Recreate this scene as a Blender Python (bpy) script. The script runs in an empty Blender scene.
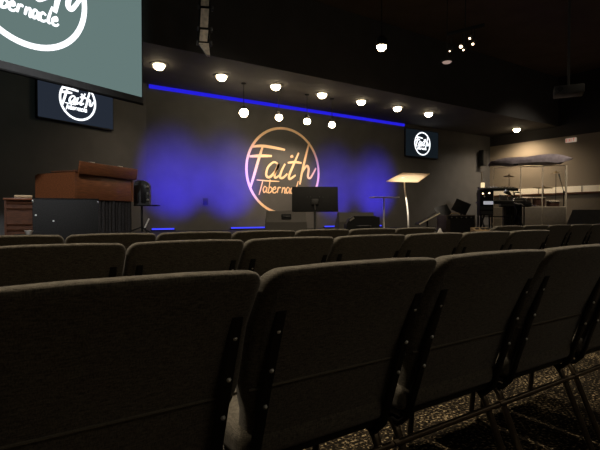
import bpy, bmesh, math, random
from mathutils import Vector, Matrix
random.seed(7)
C = bpy.context.scene.collection
S33, C33 = math.sin(math.radians(33.9)), math.cos(math.radians(33.9))
EYE = 0.978
R = math.radians

def at(px, py, t):
    """world point seen at photo pixel (px, py) at t metres along the view axis"""
    u = (px-300)/470.0; v = (216-py)/470.0
    return Vector((t*(S33+u*C33), t*(C33-u*S33), EYE+v*t))

# ------------------------------------------------------------------ materials
def newmat(name):
    m = bpy.data.materials.new(name); m.use_nodes = True
    nt = m.node_tree; nt.nodes.clear()
    o = nt.nodes.new('ShaderNodeOutputMaterial')
    return m, nt, o

def pmat(name, col, rough=.6, metal=0, var=.12, scale=14, bump=0, spec=.4, vscale=None, trans=0):
    m, nt, o = newmat(name)
    b = nt.nodes.new('ShaderNodeBsdfPrincipled')
    tc = nt.nodes.new('ShaderNodeTexCoord')
    mp = nt.nodes.new('ShaderNodeMapping'); nt.links.new(tc.outputs['Object'], mp.inputs['Vector'])
    if vscale: mp.inputs['Scale'].default_value = vscale
    n = nt.nodes.new('ShaderNodeTexNoise'); n.inputs['Scale'].default_value = scale; n.inputs['Detail'].default_value = 4
    nt.links.new(mp.outputs['Vector'], n.inputs['Vector'])
    r = nt.nodes.new('ShaderNodeValToRGB')
    r.color_ramp.elements[0].position = .3; r.color_ramp.elements[1].position = .7
    lo = [max(0, c*(1-var)) for c in col]; hi = [min(1, c*(1+var)) for c in col]
    r.color_ramp.elements[0].color = (*lo, 1); r.color_ramp.elements[1].color = (*hi, 1)
    nt.links.new(n.outputs['Fac'], r.inputs['Fac']); nt.links.new(r.outputs['Color'], b.inputs['Base Color'])
    b.inputs['Roughness'].default_value = rough; b.inputs['Metallic'].default_value = metal
    b.inputs['Specular IOR Level'].default_value = spec
    if trans: b.inputs['Transmission Weight'].default_value = trans
    if bump:
        bp = nt.nodes.new('ShaderNodeBump'); bp.inputs['Strength'].default_value = bump; bp.inputs['Distance'].default_value = .004
        nt.links.new(n.outputs['Fac'], bp.inputs['Height']); nt.links.new(bp.outputs['Normal'], b.inputs['Normal'])
    nt.links.new(b.outputs[0], o.inputs[0])
    return m

def emat(name, col, strength):
    m, nt, o = newmat(name)
    e = nt.nodes.new('ShaderNodeEmission'); e.inputs[0].default_value = (*col, 1); e.inputs[1].default_value = strength
    nt.links.new(e.outputs[0], o.inputs[0]); return m

def fabric_mat():
    m, nt, o = newmat('grey_tweed')
    b = nt.nodes.new('ShaderNodeBsdfPrincipled'); b.inputs['Roughness'].default_value = .95; b.inputs['Specular IOR Level'].default_value = .1
    b.inputs['Sheen Weight'].default_value = .25; b.inputs['Sheen Roughness'].default_value = .5
    tc = nt.nodes.new('ShaderNodeTexCoord')
    mixes = []
    for sc in ((60, 60, 420), (420, 420, 70)):
        mp = nt.nodes.new('ShaderNodeMapping'); mp.inputs['Scale'].default_value = sc
        n = nt.nodes.new('ShaderNodeTexNoise'); n.inputs['Scale'].default_value = 1; n.inputs['Detail'].default_value = 3
        nt.links.new(tc.outputs['Object'], mp.inputs[0]); nt.links.new(mp.outputs[0], n.inputs['Vector']); mixes.append(n)
    ad = nt.nodes.new('ShaderNodeMath'); ad.operation = 'ADD'
    nt.links.new(mixes[0].outputs['Fac'], ad.inputs[0]); nt.links.new(mixes[1].outputs['Fac'], ad.inputs[1])
    hf = nt.nodes.new('ShaderNodeMath'); hf.operation = 'MULTIPLY'; hf.inputs[1].default_value = .5
    nt.links.new(ad.outputs[0], hf.inputs[0])
    r = nt.nodes.new('ShaderNodeValToRGB')
    r.color_ramp.elements[0].position = .36; r.color_ramp.elements[0].color = (.060, .054, .043, 1)
    r.color_ramp.elements[1].position = .64; r.color_ramp.elements[1].color = (.20, .18, .145, 1)
    nt.links.new(hf.outputs[0], r.inputs[0]); nt.links.new(r.outputs[0], b.inputs['Base Color'])
    bp = nt.nodes.new('ShaderNodeBump'); bp.inputs['Strength'].default_value = .35; bp.inputs['Distance'].default_value = .002
    nt.links.new(hf.outputs[0], bp.inputs['Height']); nt.links.new(bp.outputs[0], b.inputs['Normal'])
    nt.links.new(b.outputs[0], o.inputs[0]); return m

def carpet_mat():
    m, nt, o = newmat('speckled_carpet')
    b = nt.nodes.new('ShaderNodeBsdfPrincipled'); b.inputs['Roughness'].default_value = 1; b.inputs['Specular IOR Level'].default_value = .05
    tc = nt.nodes.new('ShaderNodeTexCoord')
    n = nt.nodes.new('ShaderNodeTexNoise'); n.inputs['Scale'].default_value = 70; n.inputs['Detail'].default_value = 3
    n2 = nt.nodes.new('ShaderNodeTexNoise'); n2.inputs['Scale'].default_value = 5; n2.inputs['Detail'].default_value = 2
    for x in (n, n2): nt.links.new(tc.outputs['Object'], x.inputs['Vector'])
    r = nt.nodes.new('ShaderNodeValToRGB'); e = r.color_ramp.elements
    e[0].position = .49; e[0].color = (.012, .010, .008, 1)
    e[1].position = .68; e[1].color = (.44, .345, .21, 1)
    k = e.new(.58); k.color = (.07, .054, .033, 1)
    a = nt.nodes.new('ShaderNodeMath'); a.operation = 'MULTIPLY_ADD'; a.inputs[1].default_value = .25; 
    nt.links.new(n2.outputs['Fac'], a.inputs[0]); nt.links.new(n.outputs['Fac'], a.inputs[2])
    sb = nt.nodes.new('ShaderNodeMath'); sb.operation = 'SUBTRACT'; sb.inputs[1].default_value = .125
    nt.links.new(a.outputs[0], sb.inputs[0])
    nt.links.new(sb.outputs[0], r.inputs[0]); nt.links.new(r.outputs[0], b.inputs['Base Color'])
    bp = nt.nodes.new('ShaderNodeBump'); bp.inputs['Strength'].default_value = .6; bp.inputs['Distance'].default_value = .006
    nt.links.new(n.outputs['Fac'], bp.inputs['Height']); nt.links.new(bp.outputs[0], b.inputs['Normal'])
    nt.links.new(b.outputs[0], o.inputs[0]); return m

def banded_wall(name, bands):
    """wall colours by height: [(z_upper, colour), ...]"""
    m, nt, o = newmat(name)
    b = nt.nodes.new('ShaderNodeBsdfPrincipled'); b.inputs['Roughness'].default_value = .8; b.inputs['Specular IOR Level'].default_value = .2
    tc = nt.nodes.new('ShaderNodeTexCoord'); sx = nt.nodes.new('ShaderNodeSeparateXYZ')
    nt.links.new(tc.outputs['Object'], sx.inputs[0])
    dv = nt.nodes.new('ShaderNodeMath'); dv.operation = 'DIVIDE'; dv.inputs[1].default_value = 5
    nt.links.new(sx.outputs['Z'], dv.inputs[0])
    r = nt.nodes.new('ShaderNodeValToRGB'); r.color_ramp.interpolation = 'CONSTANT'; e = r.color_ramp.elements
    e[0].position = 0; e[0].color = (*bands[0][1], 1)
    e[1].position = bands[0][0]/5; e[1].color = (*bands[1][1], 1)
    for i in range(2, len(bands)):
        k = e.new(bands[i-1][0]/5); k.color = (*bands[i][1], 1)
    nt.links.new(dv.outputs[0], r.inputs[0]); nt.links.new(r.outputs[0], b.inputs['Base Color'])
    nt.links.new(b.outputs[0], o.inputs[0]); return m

def acrylic_mat():
    m, nt, o = newmat('clear_acrylic')
    t = nt.nodes.new('ShaderNodeBsdfTransparent'); t.inputs[0].default_value = (.96, .96, .955, 1)
    g = nt.nodes.new('ShaderNodeBsdfGlossy'); g.inputs['Roughness'].default_value = .08
    mx = nt.nodes.new('ShaderNodeMixShader'); mx.inputs[0].default_value = .035
    nt.links.new(t.outputs[0], mx.inputs[1]); nt.links.new(g.outputs[0], mx.inputs[2])
    nt.links.new(mx.outputs[0], o.inputs[0]); return m

def frosted_mat():
    m, nt, o = newmat('cream_translucent_acrylic')
    d = nt.nodes.new('ShaderNodeBsdfDiffuse'); d.inputs[0].default_value = (.75, .62, .45, 1)
    t = nt.nodes.new('ShaderNodeBsdfTranslucent'); t.inputs[0].default_value = (.95, .80, .58, 1)
    mx = nt.nodes.new('ShaderNodeMixShader'); mx.inputs[0].default_value = .7
    nt.links.new(d.outputs[0], mx.inputs[1]); nt.links.new(t.outputs[0], mx.inputs[2]); nt.links.new(mx.outputs[0], o.inputs[0]); return m

M = dict(
    fabric=fabric_mat(), carpet=carpet_mat(), acrylic=acrylic_mat(), frosted=frosted_mat(),
    piping=pmat('tweed_piping', (.17, .153, .12), .9, var=.2, scale=300, spec=.1),
    frame=pmat('bronze_black_metal', (.030, .024, .018), .38, .6, spec=.5),
    legm=pmat('bronze_leg_metal', (.16, .125, .085), .36, .75),
    bracket=pmat('black_bracket_metal', (.010, .009, .008), .5, .2),
    bolt=pmat('zinc_bolt', (.85, .85, .82), .55, .7),
    wall=pmat('charcoal_wall_paint', (.080, .078, .077), .85, var=.08, scale=3, spec=.15),
    ceil=pmat('dark_brown_ceiling', (.13, .095, .070), .9, var=.12, scale=2, spec=.1),
    soffit=pmat('charcoal_soffit_paint', (.075, .070, .066), .85, var=.08, scale=3, spec=.15),
    black=pmat('matt_black', (.010, .010, .010), .7, spec=.2),
    blackgl=pmat('satin_black', (.015, .015, .016), .3),
    darkgrey=pmat('dark_grey_plastic', (.05, .05, .05), .55),
    wedge=pmat('black_wedge_paint', (.085, .078, .070), .75, bump=.2, scale=200),
    grille=pmat('pierced_black_grille', (.02, .02, .02), .5, .5, var=.6, scale=250, bump=.4),
    velvet=pmat('black_cloth', (.032, .028, .026), .95, var=.3, scale=40, spec=.1),
    vinyl=pmat('road_case_vinyl', (.016, .015, .014), .8, var=.4, scale=60, bump=.2),
    wood=pmat('walnut_wood', (.155, .052, .019), .38, var=.35, scale=6, vscale=(1.2, 6, 12)),
    wooddark=pmat('dark_walnut_wood', (.085, .032, .015), .45, var=.35, scale=6, vscale=(2, 6, 10)),
    ampbrown=pmat('dark_brown_vinyl', (.040, .028, .020), .6, bump=.2, scale=120),
    columnface=pmat('pale_speaker_cloth', (.70, .60, .47), .9, var=.25, scale=18),
    tan=pmat('tan_wood', (.42, .30, .17), .6, var=.2, scale=8),
    white=pmat('white_paint', (.80, .78, .74), .5),
    chrome=pmat('chrome', (.75, .73, .70), .22, 1),
    silver=pmat('brushed_silver', (.52, .50, .46), .35, .85),
    brass=pmat('cymbal_bronze', (.33, .22, .09), .35, .9),
    drum=pmat('dark_drum_lacquer', (.07, .035, .025), .3),
    skin=pmat('drum_head', (.55, .50, .42), .6),
    canopy=pmat('grey_purple_canopy_cloth', (.21, .175, .185), .95, var=.2, scale=10, spec=.1),
    baffle=pmat('grey_beige_baffle', (.21, .175, .13), .9, var=.1, scale=20),
    channel=pmat('pale_hinge_channel', (.45, .38, .28), .5),
    cream=pmat('cream_wall_trim', (.93, .85, .68), .6, var=.03),
    peach=pmat('peach_logo', (.92, .62, .40), .7, var=.04),
    outlet=pmat('black_outlet_plate', (.018, .018, .018), .5),
    bulb=emat('warm_bulb', (1, .80, .50), 22),
    bulbhot=emat('hot_warm_bulb', (1, .86, .58), 45),
    glint=emat('small_lamp_glow', (1, .72, .48), 6),
    dull=emat('dull_lamp_face', (.9, .62, .52), .33),
    led=emat('blue_led', (.016, .012, .62), 1.0),
    ledbar=emat('blue_led_floor', (.05, .06, 1), 1.2),
    screen=emat('projected_grey_green', (.115, .172, .165), 1.0),
    tvleft=emat('tv_dim_blue', (.016, .021, .032), 1.0),
    tvright=emat('tv_dim_teal', (.006, .009, .012), 1.0),
    logo=emat('logo_white_light', (.92, .95, 1), 1.5),
    exitw=emat('exit_sign_face', (.46, .36, .27), .6),
    exitr=emat('exit_sign_red', (.55, .06, .04), .6),
    lcd=emat('small_lcd', (.55, .55, .6), .55),
    lampcream=emat('warm_desk_lamp_glow', (1, .75, .42), 1.0),
    keyw=pmat('white_keys', (.78, .74, .66), .3),
)
M['wallr'] = banded_wall('beige_wall_bands', [(1.66, (.125, .103, .077)), (3.37, (.205, .170, .127)), (9, (.03, .027, .025))])  # darker below the trim, darkest above the beige

# ------------------------------------------------------------------ mesh building
class MB:
    def __init__(s): s.bm = bmesh.new()
    def _xf(s, verts, m): bmesh.ops.transform(s.bm, matrix=m, verts=verts)
    def box(s, c, size, rot=None, r=0, seg=2):
        g = bmesh.ops.create_cube(s.bm, size=1); vs = g['verts']
        s._xf(vs, Matrix.Diagonal((*size, 1)))
        if r:
            es = list({e for v in vs for e in v.link_edges})
            out = bmesh.ops.bevel(s.bm, geom=es, offset=r, segments=seg, profile=.5, affect='EDGES')
            vs = list({v for f in out['faces'] for v in f.verts} | {v for v in vs if v.is_valid})
            # collect the whole island
            seen = set(vs); st = list(vs)
            while st:
                v = st.pop()
                for e in v.link_edges:
                    w = e.other_vert(v)
                    if w not in seen: seen.add(w); st.append(w)
            vs = list(seen)
        m = Matrix.Translation(c)
        if rot is not None: m = m @ (rot if isinstance(rot, Matrix) else Matrix.Rotation(rot[0], 4, rot[1]))
        s._xf(vs, m); return s
    def tube(s, pts, r, n=10, cap=True, flat=None):
        pts = [Vector(p) for p in pts]; rings = []
        up0 = Vector((1, 0, 0))
        for i, p in enumerate(pts):
            d = (pts[min(i+1, len(pts)-1)]-pts[max(i-1, 0)]).normalized()
            a = up0 - d*up0.dot(d)
            if a.length < .2:
                a = Vector((0, 0, 1)) - d*d.z
                if a.length < .2: a = Vector((0, 1, 0)) - d*d.y
            a.normalize(); b = d.cross(a)
            rr = r[i] if isinstance(r, (list, tuple)) else r
            fa, fb = flat or (1, 1)
            rings.append([s.bm.verts.new(p + a*math.cos(2*math.pi*k/n)*rr*fa + b*math.sin(2*math.pi*k/n)*rr*fb) for k in range(n)])
        for A, B in zip(rings, rings[1:]):
            for k in range(n):
                s.bm.faces.new((A[k], A[(k+1) % n], B[(k+1) % n], B[k]))
        if cap:
            s.bm.faces.new(rings[0][::-1]); s.bm.faces.new(rings[-1])
        return s
    def lathe(s, c, prof, n=24, rot=None):
        """prof: list of (radius, z)"""
        m = Matrix.Translation(c) @ (rot or Matrix.Identity(4)); rings = []
        for (r, z) in prof:
            if r < 1e-5: rings.append([s.bm.verts.new(m @ Vector((0, 0, z)))])
            else: rings.append([s.bm.verts.new(m @ Vector((r*math.cos(2*math.pi*k/n), r*math.sin(2*math.pi*k/n), z))) for k in range(n)])
        for A, B in zip(rings, rings[1:]):
            if len(A) == 1 and len(B) == 1: continue
            for k in range(n):
                k2 = (k+1) % n
                if len(A) == 1: s.bm.faces.new((A[0], B[k2], B[k]))
                elif len(B) == 1: s.bm.faces.new((A[k], A[k2], B[0]))
                else: s.bm.faces.new((A[k], A[k2], B[k2], B[k]))
        if len(rings[0]) > 1: s.bm.faces.new(rings[0][::-1])
        if len(rings[-1]) > 1: s.bm.faces.new(rings[-1])
        return s
    def loft(s, rings):
        R_ = [[s.bm.verts.new(p) for p in r] for r in rings]; n = len(R_[0])
        for A, B in zip(R_, R_[1:]):
            for k in range(n): s.bm.faces.new((A[k], A[(k+1) % n], B[(k+1) % n], B[k]))
        s.bm.faces.new(R_[0][::-1]); s.bm.faces.new(R_[-1]); return s
    def prism(s, outline, y0, y1, axis='y'):
        f = (lambda a, b, d: Vector((a, d, b))) if axis == 'y' else ((lambda a, b, d: Vector((d, a, b))) if axis == 'x' else (lambda a, b, d: Vector((a, b, d))))
        return s.loft([[f(a, b, y0) for a, b in outline], [f(a, b, y1) for a, b in outline]])
    def ribbon(s, pts, w, y0, th, taper=False, closed=False):
        """flat brush stroke in local x-z with thickness towards -y"""
        P = [Vector((p[0], p[1])) for p in pts]; n = len(P); L = []; Rr = []
        for i in range(n):
            a = P[(i-1) % n] if closed else P[max(i-1, 0)]
            b = P[(i+1) % n] if closed else P[min(i+1, n-1)]
            d = (b-a).normalized(); nn = Vector((-d.y, d.x))
            ww = w/2
            if taper: ww *= .45+.55*math.sin(math.pi*min(1, max(0, .12+.76*i/(n-1))))
            L.append(P[i]+nn*ww); Rr.append(P[i]-nn*ww)
        fl = [s.bm.verts.new((p.x, y0-th, p.y)) for p in L]; fr = [s.bm.verts.new((p.x, y0-th, p.y)) for p in Rr]
        bl = [s.bm.verts.new((p.x, y0, p.y)) for p in L]; br = [s.bm.verts.new((p.x, y0, p.y)) for p in Rr]
        m = n if closed else n-1
        for i in range(m):
            j = (i+1) % n
            s.bm.faces.new((fl[i], fl[j], fr[j], fr[i])); s.bm.faces.new((bl[i], br[i], br[j], bl[j]))
            s.bm.faces.new((fl[i], bl[i], bl[j], fl[j])); s.bm.faces.new((fr[i], fr[j], br[j], br[i]))
        if not closed:
            s.bm.faces.new((fl[0], fr[0], br[0], bl[0])); s.bm.faces.new((fl[-1], bl[-1], br[-1], fr[-1]))
        return s
    def build(s, name, mat, parent=None, smooth=True, loc=None, rotz=0, angle=40):
        bmesh.ops.recalc_face_normals(s.bm, faces=s.bm.faces)
        me = bpy.data.meshes.new(name); s.bm.to_mesh(me); s.bm.free()
        me.materials.append(mat)
        if smooth:
            for p in me.polygons: p.use_smooth = True
            me.set_sharp_from_angle(angle=R(angle))
        o = bpy.data.objects.new(name, me); C.objects.link(o)
        if parent: o.parent = parent
        if loc is not None: o.location = loc
        o.rotation_euler[2] = rotz
        return o

def tag(o, label, cat, group=None):
    o['label'] = label; o['category'] = cat
    if group: o['group'] = group
    return o
def thing(name, label, cat, loc=(0, 0, 0), rz=0, group=None):
    o = bpy.data.objects.new(name, None); C.objects.link(o); o.location = loc; o.rotation_euler = (0, 0, rz)
    o.empty_display_size = .1
    return tag(o, label, cat, group)
def struct(o): o['kind'] = 'structure'; return o
def copy_tree(o, parent=None):
    c = o.copy(); C.objects.link(c)
    if parent: c.parent = parent
    for ch in list(o.children): copy_tree(ch, c)
    return c
def smooth_pts(pts, k=6):
    P = [Vector(p) for p in pts]; out = []
    for i in range(len(P)-1):
        p0 = P[max(i-1, 0)]; p1 = P[i]; p2 = P[i+1]; p3 = P[min(i+2, len(P)-1)]
        for j in range(k):
            t = j/k
            out.append(.5*((2*p1)+(p2-p0)*t+(2*p0-5*p1+4*p2-p3)*t*t+(3*p1-p0-3*p2+p3)*t**3))
    out.append(P[-1]); return out

# ------------------------------------------------------------------ the setting
ZS = .66            # stage floor
YW = 9.9            # stage wall
ZC, ZF = 5.2, 3.72 # house ceiling, stage soffit
XR = 14.6
struct(MB().box((4.3, 2.0, -.05), (21.2, 12.6, .1)).build('floor', M['carpet'], smooth=False))
stg = [(-5.4, 4.7), (XR, 4.7), (XR, YW), (2.81, YW), (-5.4, 6.262)]
struct(MB().prism(stg, 0, ZS, axis='z').build('stage_floor', M['black'], smooth=False))
struct(MB().box(((2.81+XR)/2, YW+.06, ZC/2), (XR-2.81+.24, .12, ZC)).build('wall_back', M['wall'], smooth=False))
dW = Vector((.9140, .4057))
wl = 9.1; cx, cy = 2.81-dW.x*wl/2, YW-dW.y*wl/2
struct(MB().box((0, .06, ZC/2), (wl, .12, ZC)).build('wall_left_wing', M['wall'], smooth=False, loc=(cx, cy, 0), rotz=math.atan2(dW.y, dW.x)))
struct(MB().box((-5.46, 1.1, ZC/2), (.12, 10.6, ZC)).build('wall_left', M['wall'], smooth=False))
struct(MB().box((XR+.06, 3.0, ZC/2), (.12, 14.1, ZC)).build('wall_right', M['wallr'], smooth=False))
struct(MB().box((4.6, -4.16, ZC/2), (20.2, .12, ZC)).build('wall_front', M['wall'], smooth=False))
struct(MB().box((4.6, 3.0, ZC+.05), (20.6, 14.4, .1)).build('ceiling', M['ceil'], smooth=False))
sf = [(.2, 7.57), (XR, 7.57), (XR, YW), (2.81, YW), (.2, YW-2.61/dW.x*dW.y)]
struct(MB().prism(sf, ZF, ZC, axis='z').build('ceiling_soffit', M['soffit'], smooth=False))
# cream band with dividers along the right wall
t = MB(); t.box((XR-.012, 6.2, 1.775), (.024, 7.2, .18)); struct(t.build('trim_1', M['cream'], smooth=False))
d = MB(); 
for y in (9.0, 8.15, 7.3, 6.85, 6.3, 5.5, 4.6): d.box((XR-.02, y, 1.775), (.034, .02, .19))
struct(d.build('trim_2', M['baffle'], smooth=False))
struct(MB().box((XR-.02, 6.2, 1.66), (.05, 7.2, .035)).build('trim_3', M['wooddark'], smooth=False))

# ------------------------------------------------------------------ logo strokes (unit circle coordinates)
def arc(cx_, cy_, rx, ry, a0, a1, n=10):
    return [(cx_+rx*math.cos(R(a0+(a1-a0)*i/n)), cy_+ry*math.sin(R(a0+(a1-a0)*i/n))) for i in range(n+1)]
FAITH = [  # letter, strokes, width
    ('F', [[(-.86, .50), (-.62, .54), (-.30, .53), (.02, .50)], [(-.58, .53), (-.68, .25), (-.80, -.12), (-.90, -.42)], [(-.92, .28), (-.66, .31), (-.34, .33)]], .085),
    ('a', [[(-.22, .16), (-.34, .19), (-.46, .06), (-.46, -.12), (-.36, -.16), (-.24, -.02), (-.18, .16), (-.24, -.08), (-.20, -.17), (-.08, -.08)]], .075),
    ('i', [[(-.02, .17), (-.08, -.02), (-.08, -.15), (.0, -.16), (.10, -.06)], [(.10, .33), (.13, .37), (.15, .33)]], .075),
    ('t', [[(.30, .46), (.22, .16), (.16, -.10), (.20, -.18), (.34, -.08)], [(.05, .20), (.24, .23), (.44, .22)]], .075),
    ('h', [[(.72, .74), (.60, .34), (.50, -.02), (.44, -.30)], [(.48, -.06), (.58, .10), (.66, .16), (.70, .08), (.68, -.10), (.76, -.12), (.92, .12)]], .075),
]
TAB = [('T', [[(-.74, -.24), (-.45, -.25), (-.14, -.25)], [(-.58, -.25), (-.63, -.42), (-.68, -.58)]])]
def small(ch, x):
    y = -.50
    A = [(x+.09, y+.09), (x+.04, y+.12), (x, y+.05), (x+.02, y-.02), (x+.07, y+.02), (x+.10, y+.10), (x+.09, y-.01), (x+.12, y-.02)]
    return {
        'a': [A],
        'b': [[(x+.06, y+.28), (x+.03, y+.10), (x+.01, y-.02), (x+.08, y+.0), (x+.11, y+.07), (x+.06, y+.11), (x+.02, y+.06)]],
        'e': [[(x+.01, y+.05), (x+.08, y+.07), (x+.07, y+.12), (x+.01, y+.07), (x+.01, y-.01), (x+.07, y-.02), (x+.11, y+.02)]],
        'r': [[(x+.03, y+.12), (x, y-.02)], [(x+.01, y+.06), (x+.06, y+.11), (x+.10, y+.10)]],
        'n': [[(x+.03, y+.12), (x, y-.02)], [(x+.01, y+.05), (x+.07, y+.11), (x+.09, y+.07), (x+.08, y-.02), (x+.11, y-.01)]],
        'c': [[(x+.10, y+.09), (x+.05, y+.12), (x, y+.06), (x+.01, y-.01), (x+.06, y-.02), (x+.10, y+.01)]],
        'l': [[(x+.09, y+.28), (x+.03, y+.10), (x+.01, y+.0), (x+.05, y-.02)]],
    }[ch]
xx = -.57
for ch in 'abernacle':
    TAB.append((ch, small(ch, xx))); xx += .125 if ch not in 'l' else .085
def logo_parts(rad, parent, mat, y0, bold=1.0, ringname='ring', split=True, ring_gap=None):
    """ring and letters of the round emblem, centred on the parent's origin"""
    n = 64
    mb = MB()
    if ring_gap: mb.ribbon([(rad*math.cos(R(ring_gap[1]+(360-(ring_gap[1]-ring_gap[0]))*i/n)), rad*math.sin(R(ring_gap[1]+(360-(ring_gap[1]-ring_gap[0]))*i/n))) for i in range(n+1)], .075*rad*bold, y0, .006)
    else: mb.ribbon([(rad*math.cos(2*math.pi*i/n), rad*math.sin(2*math.pi*i/n)) for i in range(n)], .075*rad*bold, y0, .006, closed=True)
    if split: mb.build(ringname, mat, parent, smooth=False); mb = None
    k = 0
    for word, wid in ((FAITH, None), (TAB, .036)):
        for L in word:
            m = MB() if split else mb
            for st in L[1]:
                k += 1
                sh_ = .24 if L[0] in 'ait' and wid is None else 0
                p = [((q.x+sh_*q.y)*rad, q.y*rad) for q in smooth_pts([(a, b, 0) for a, b in st])]
                m.ribbon(p, (L[2] if wid is None else wid)*rad*bold, y0, .006+.0002*k, taper=True)
            if split: m.build('letter', mat, parent, smooth=False)
    if not split: return mb.build('logo', mat, parent, smooth=False)

wl_logo = thing('wall_logo', 'large peach round emblem reading Faith Tabernacle on the stage wall', 'logo', (6.18, YW-.002, 2.09))
logo_parts(1.05, wl_logo, M['peach'], 0, .78)  # emblem built as raised peach strokes

# ------------------------------------------------------------------ projector screen and televisions
rzW = math.atan2(dW.y, dW.x)
ps = thing('projector_screen', 'large hanging projection screen with white round emblem on grey green picture', 'screen', (2.05-.914*1.713, 7.42-.4057*1.713, 2.70), rzW)
MB().box((0, 0, 1.10), (3.40, .012, 1.98)).build('screen_surface', M['screen'], ps, smooth=False)
b = MB(); b.box((0, .002, .055), (3.44, .014, .11)); b.box((-1.71, .002, 1.08), (.02, .014, 2.06)); b.box((1.71, .002, 1.08), (.02, .014, 2.06)); b.box((0, .002, 2.12), (3.44, .014, .06))
b.build('black_border', M['darkgrey'], ps, smooth=False)
MB().tube([(-1.72, 0, .005), (1.72, 0, .005)], .018).build('bottom_bar', M['black'], ps)
MB().box((0, .02, 2.22), (3.6, .14, .14), r=.02).build('housing', M['darkgrey'], ps)
for x in (-1.5, 1.5): MB().box((x, .02, 2.39), (.06, .06, .22)).build('mount', M['black'], ps, smooth=False)
lg = bpy.data.objects.new('emblem', None); C.objects.link(lg); lg.parent = ps; lg.location = (0, -.0065, 1.13)
logo_parts(.745, lg, M['logo'], 0, 1.3)
# flatten: the emblem is one part
def join_children(empty, name, mat, parent, loc):
    bm = bmesh.new()
    for ch in list(empty.children):
        bm.from_mesh(ch.data)
        me = ch.data; bpy.data.objects.remove(ch); bpy.data.meshes.remove(me)
    me = bpy.data.meshes.new(name); bm.to_mesh(me); bm.free(); me.materials.append(mat)
    o = bpy.data.objects.new(name, me); C.objects.link(o); o.parent = parent; o.location = loc
    bpy.data.objects.remove(empty); return o
join_children(lg, 'logo', M['logo'], ps, (0, -.0065, 1.13))

def television(loc, rz, label, smat, gap):
    r = thing('television', label, 'television', loc, rz, 'wall televisions')
    MB().box((0, -.035, 0), (1.47, .05, .84), r=.008).build('casing', M['black'], r)
    sp = MB().box((0, -.062, .005), (1.43, .006, .80)).build('screen_panel', smat, r, smooth=False)
    e = bpy.data.objects.new('e', None); C.objects.link(e)
    logo_parts(.335, e, M['logo'], 0, 1.45)
    join_children(e, 'logo', M['logo'], sp, (0, -.0655, .005))
    MB().box((0, -.006, 0), (.5, .012, .4)).build('wall_mount', M['black'], r, smooth=False)
    return r
television((1.388, 9.27, 3.03), rzW, 'television below the big projection screen on the left wall', M['tvleft'], None)
television((11.1, YW, 3.17), 0, 'television on the dark wall right of the wooden lectern top', M['tvright'], None)

# ------------------------------------------------------------------ ceiling cans
def add_spot(loc, target, power, col, angle, blend=.6, size=.08, name='lamp'):
    L = bpy.data.lights.new(name, 'SPOT'); L.energy = power; L.color = col; L.spot_size = R(angle); L.spot_blend = blend; L.shadow_soft_size = size
    o = bpy.data.objects.new(name, L); C.objects.link(o); o.location = loc
    dd = Vector(target)-Vector(loc); o.rotation_euler = dd.to_track_quat('-Z', 'Y').to_euler(); return o
WARM = (1, .79, .55)
YL = 8.506
can = thing('ceiling_downlight', '', 'light', (0, 0, ZF))
MB().lathe((0, 0, 0), [(.10, 0), (.155, 0), (.155, -.012), (.10, -.02)], 20).build('trim_ring', M['darkgrey'], can)
MB().lathe((0, 0, 0), [(.001, 0), (.105, -.001), (.098, -.05), (.07, -.09), (.03, -.108), (0, -.112)], 20).build('bulb', M['bulb'], can)
canx = [(.3117, 'ceiling downlight nearest the big projection screen'), (.4553, 'ceiling downlight second from the big projection screen'),
        (.600, 'ceiling downlight above and left of the round wall emblem'), (.742, 'ceiling downlight above and right of the round wall emblem'),
        (.878, 'ceiling downlight above the pale pedestal table'), (1.0196, 'ceiling downlight above the tilted lectern top'),
        (1.156, 'ceiling downlight directly above the small wall television'), (1.636, 'ceiling downlight beside the beige wall near the drum shield')]
for i, (r_, lab) in enumerate(canx):
    o = can if i == 0 else copy_tree(can)
    o.location = (r_*YL, YL, ZF); o['label'] = lab; o['group'] = 'downlights in the stage soffit'
    last = i == 7
    add_spot((r_*YL, YL, ZF-.13), (r_*YL, YL, 0), 65 if not last else 250, WARM, 130 if not last else 160, .8)

# bulbs hung in front of the emblem
YB = 8.75; ZB = EYE+115.3/470*YB
hb = thing('hanging_lamp', '', 'light', (0, 0, 0))
MB().tube([(0, 0, .105), (0, 0, ZF-ZB-.01)], .007).build('stem', M['black'], hb)
MB().lathe((0, 0, 0), [(.05, .045), (.062, .07), (.05, .11), (.02, .115)], 18).build('socket', M['black'], hb)
MB().lathe((0, 0, 0), [(0, -.085), (.045, -.075), (.078, -.035), (.08, .0), (.06, .035), (.045, .05)], 18).build('bulb', M['bulb'], hb)
MB().lathe((0, 0, ZF-ZB), [(.05, 0), (.05, -.02), (.02, -.03)], 18).build('ceiling_plate', M['black'], hb)
for i, (r_, lab) in enumerate([(.512, 'brightest hanging lamp, left of the round wall emblem'), (.609, 'hanging lamp at the upper left rim of the round emblem'),
                               (.694, 'hanging lamp just above the middle of the round emblem'), (.775, 'hanging lamp at the upper right of the round emblem')]):
    o = hb if i == 0 else copy_tree(hb)
    o.location = (r_*YB, YB, ZB); o['label'] = lab; o['group'] = 'lamps hung before the stage wall'
    if i == 0:
        pass
    add_spot((r_*YB, YB, ZB-.12), (6.15+(r_*YB-6.1)*.35, YW, 1.75), 56, (1, .77, .54), 80, .8, name='emblem_lamp')
# brightest bulb gets a hotter glass of its own
for o in list(bpy.data.objects):
    if o.parent and o.parent.get('label', '').startswith('brightest') and o.name.startswith('bulb'):
        o.data = o.data.copy(); o.data.materials.clear(); o.data.materials.append(M['bulbhot']); o.scale = (1.15, 1.15, 1.15)

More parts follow.
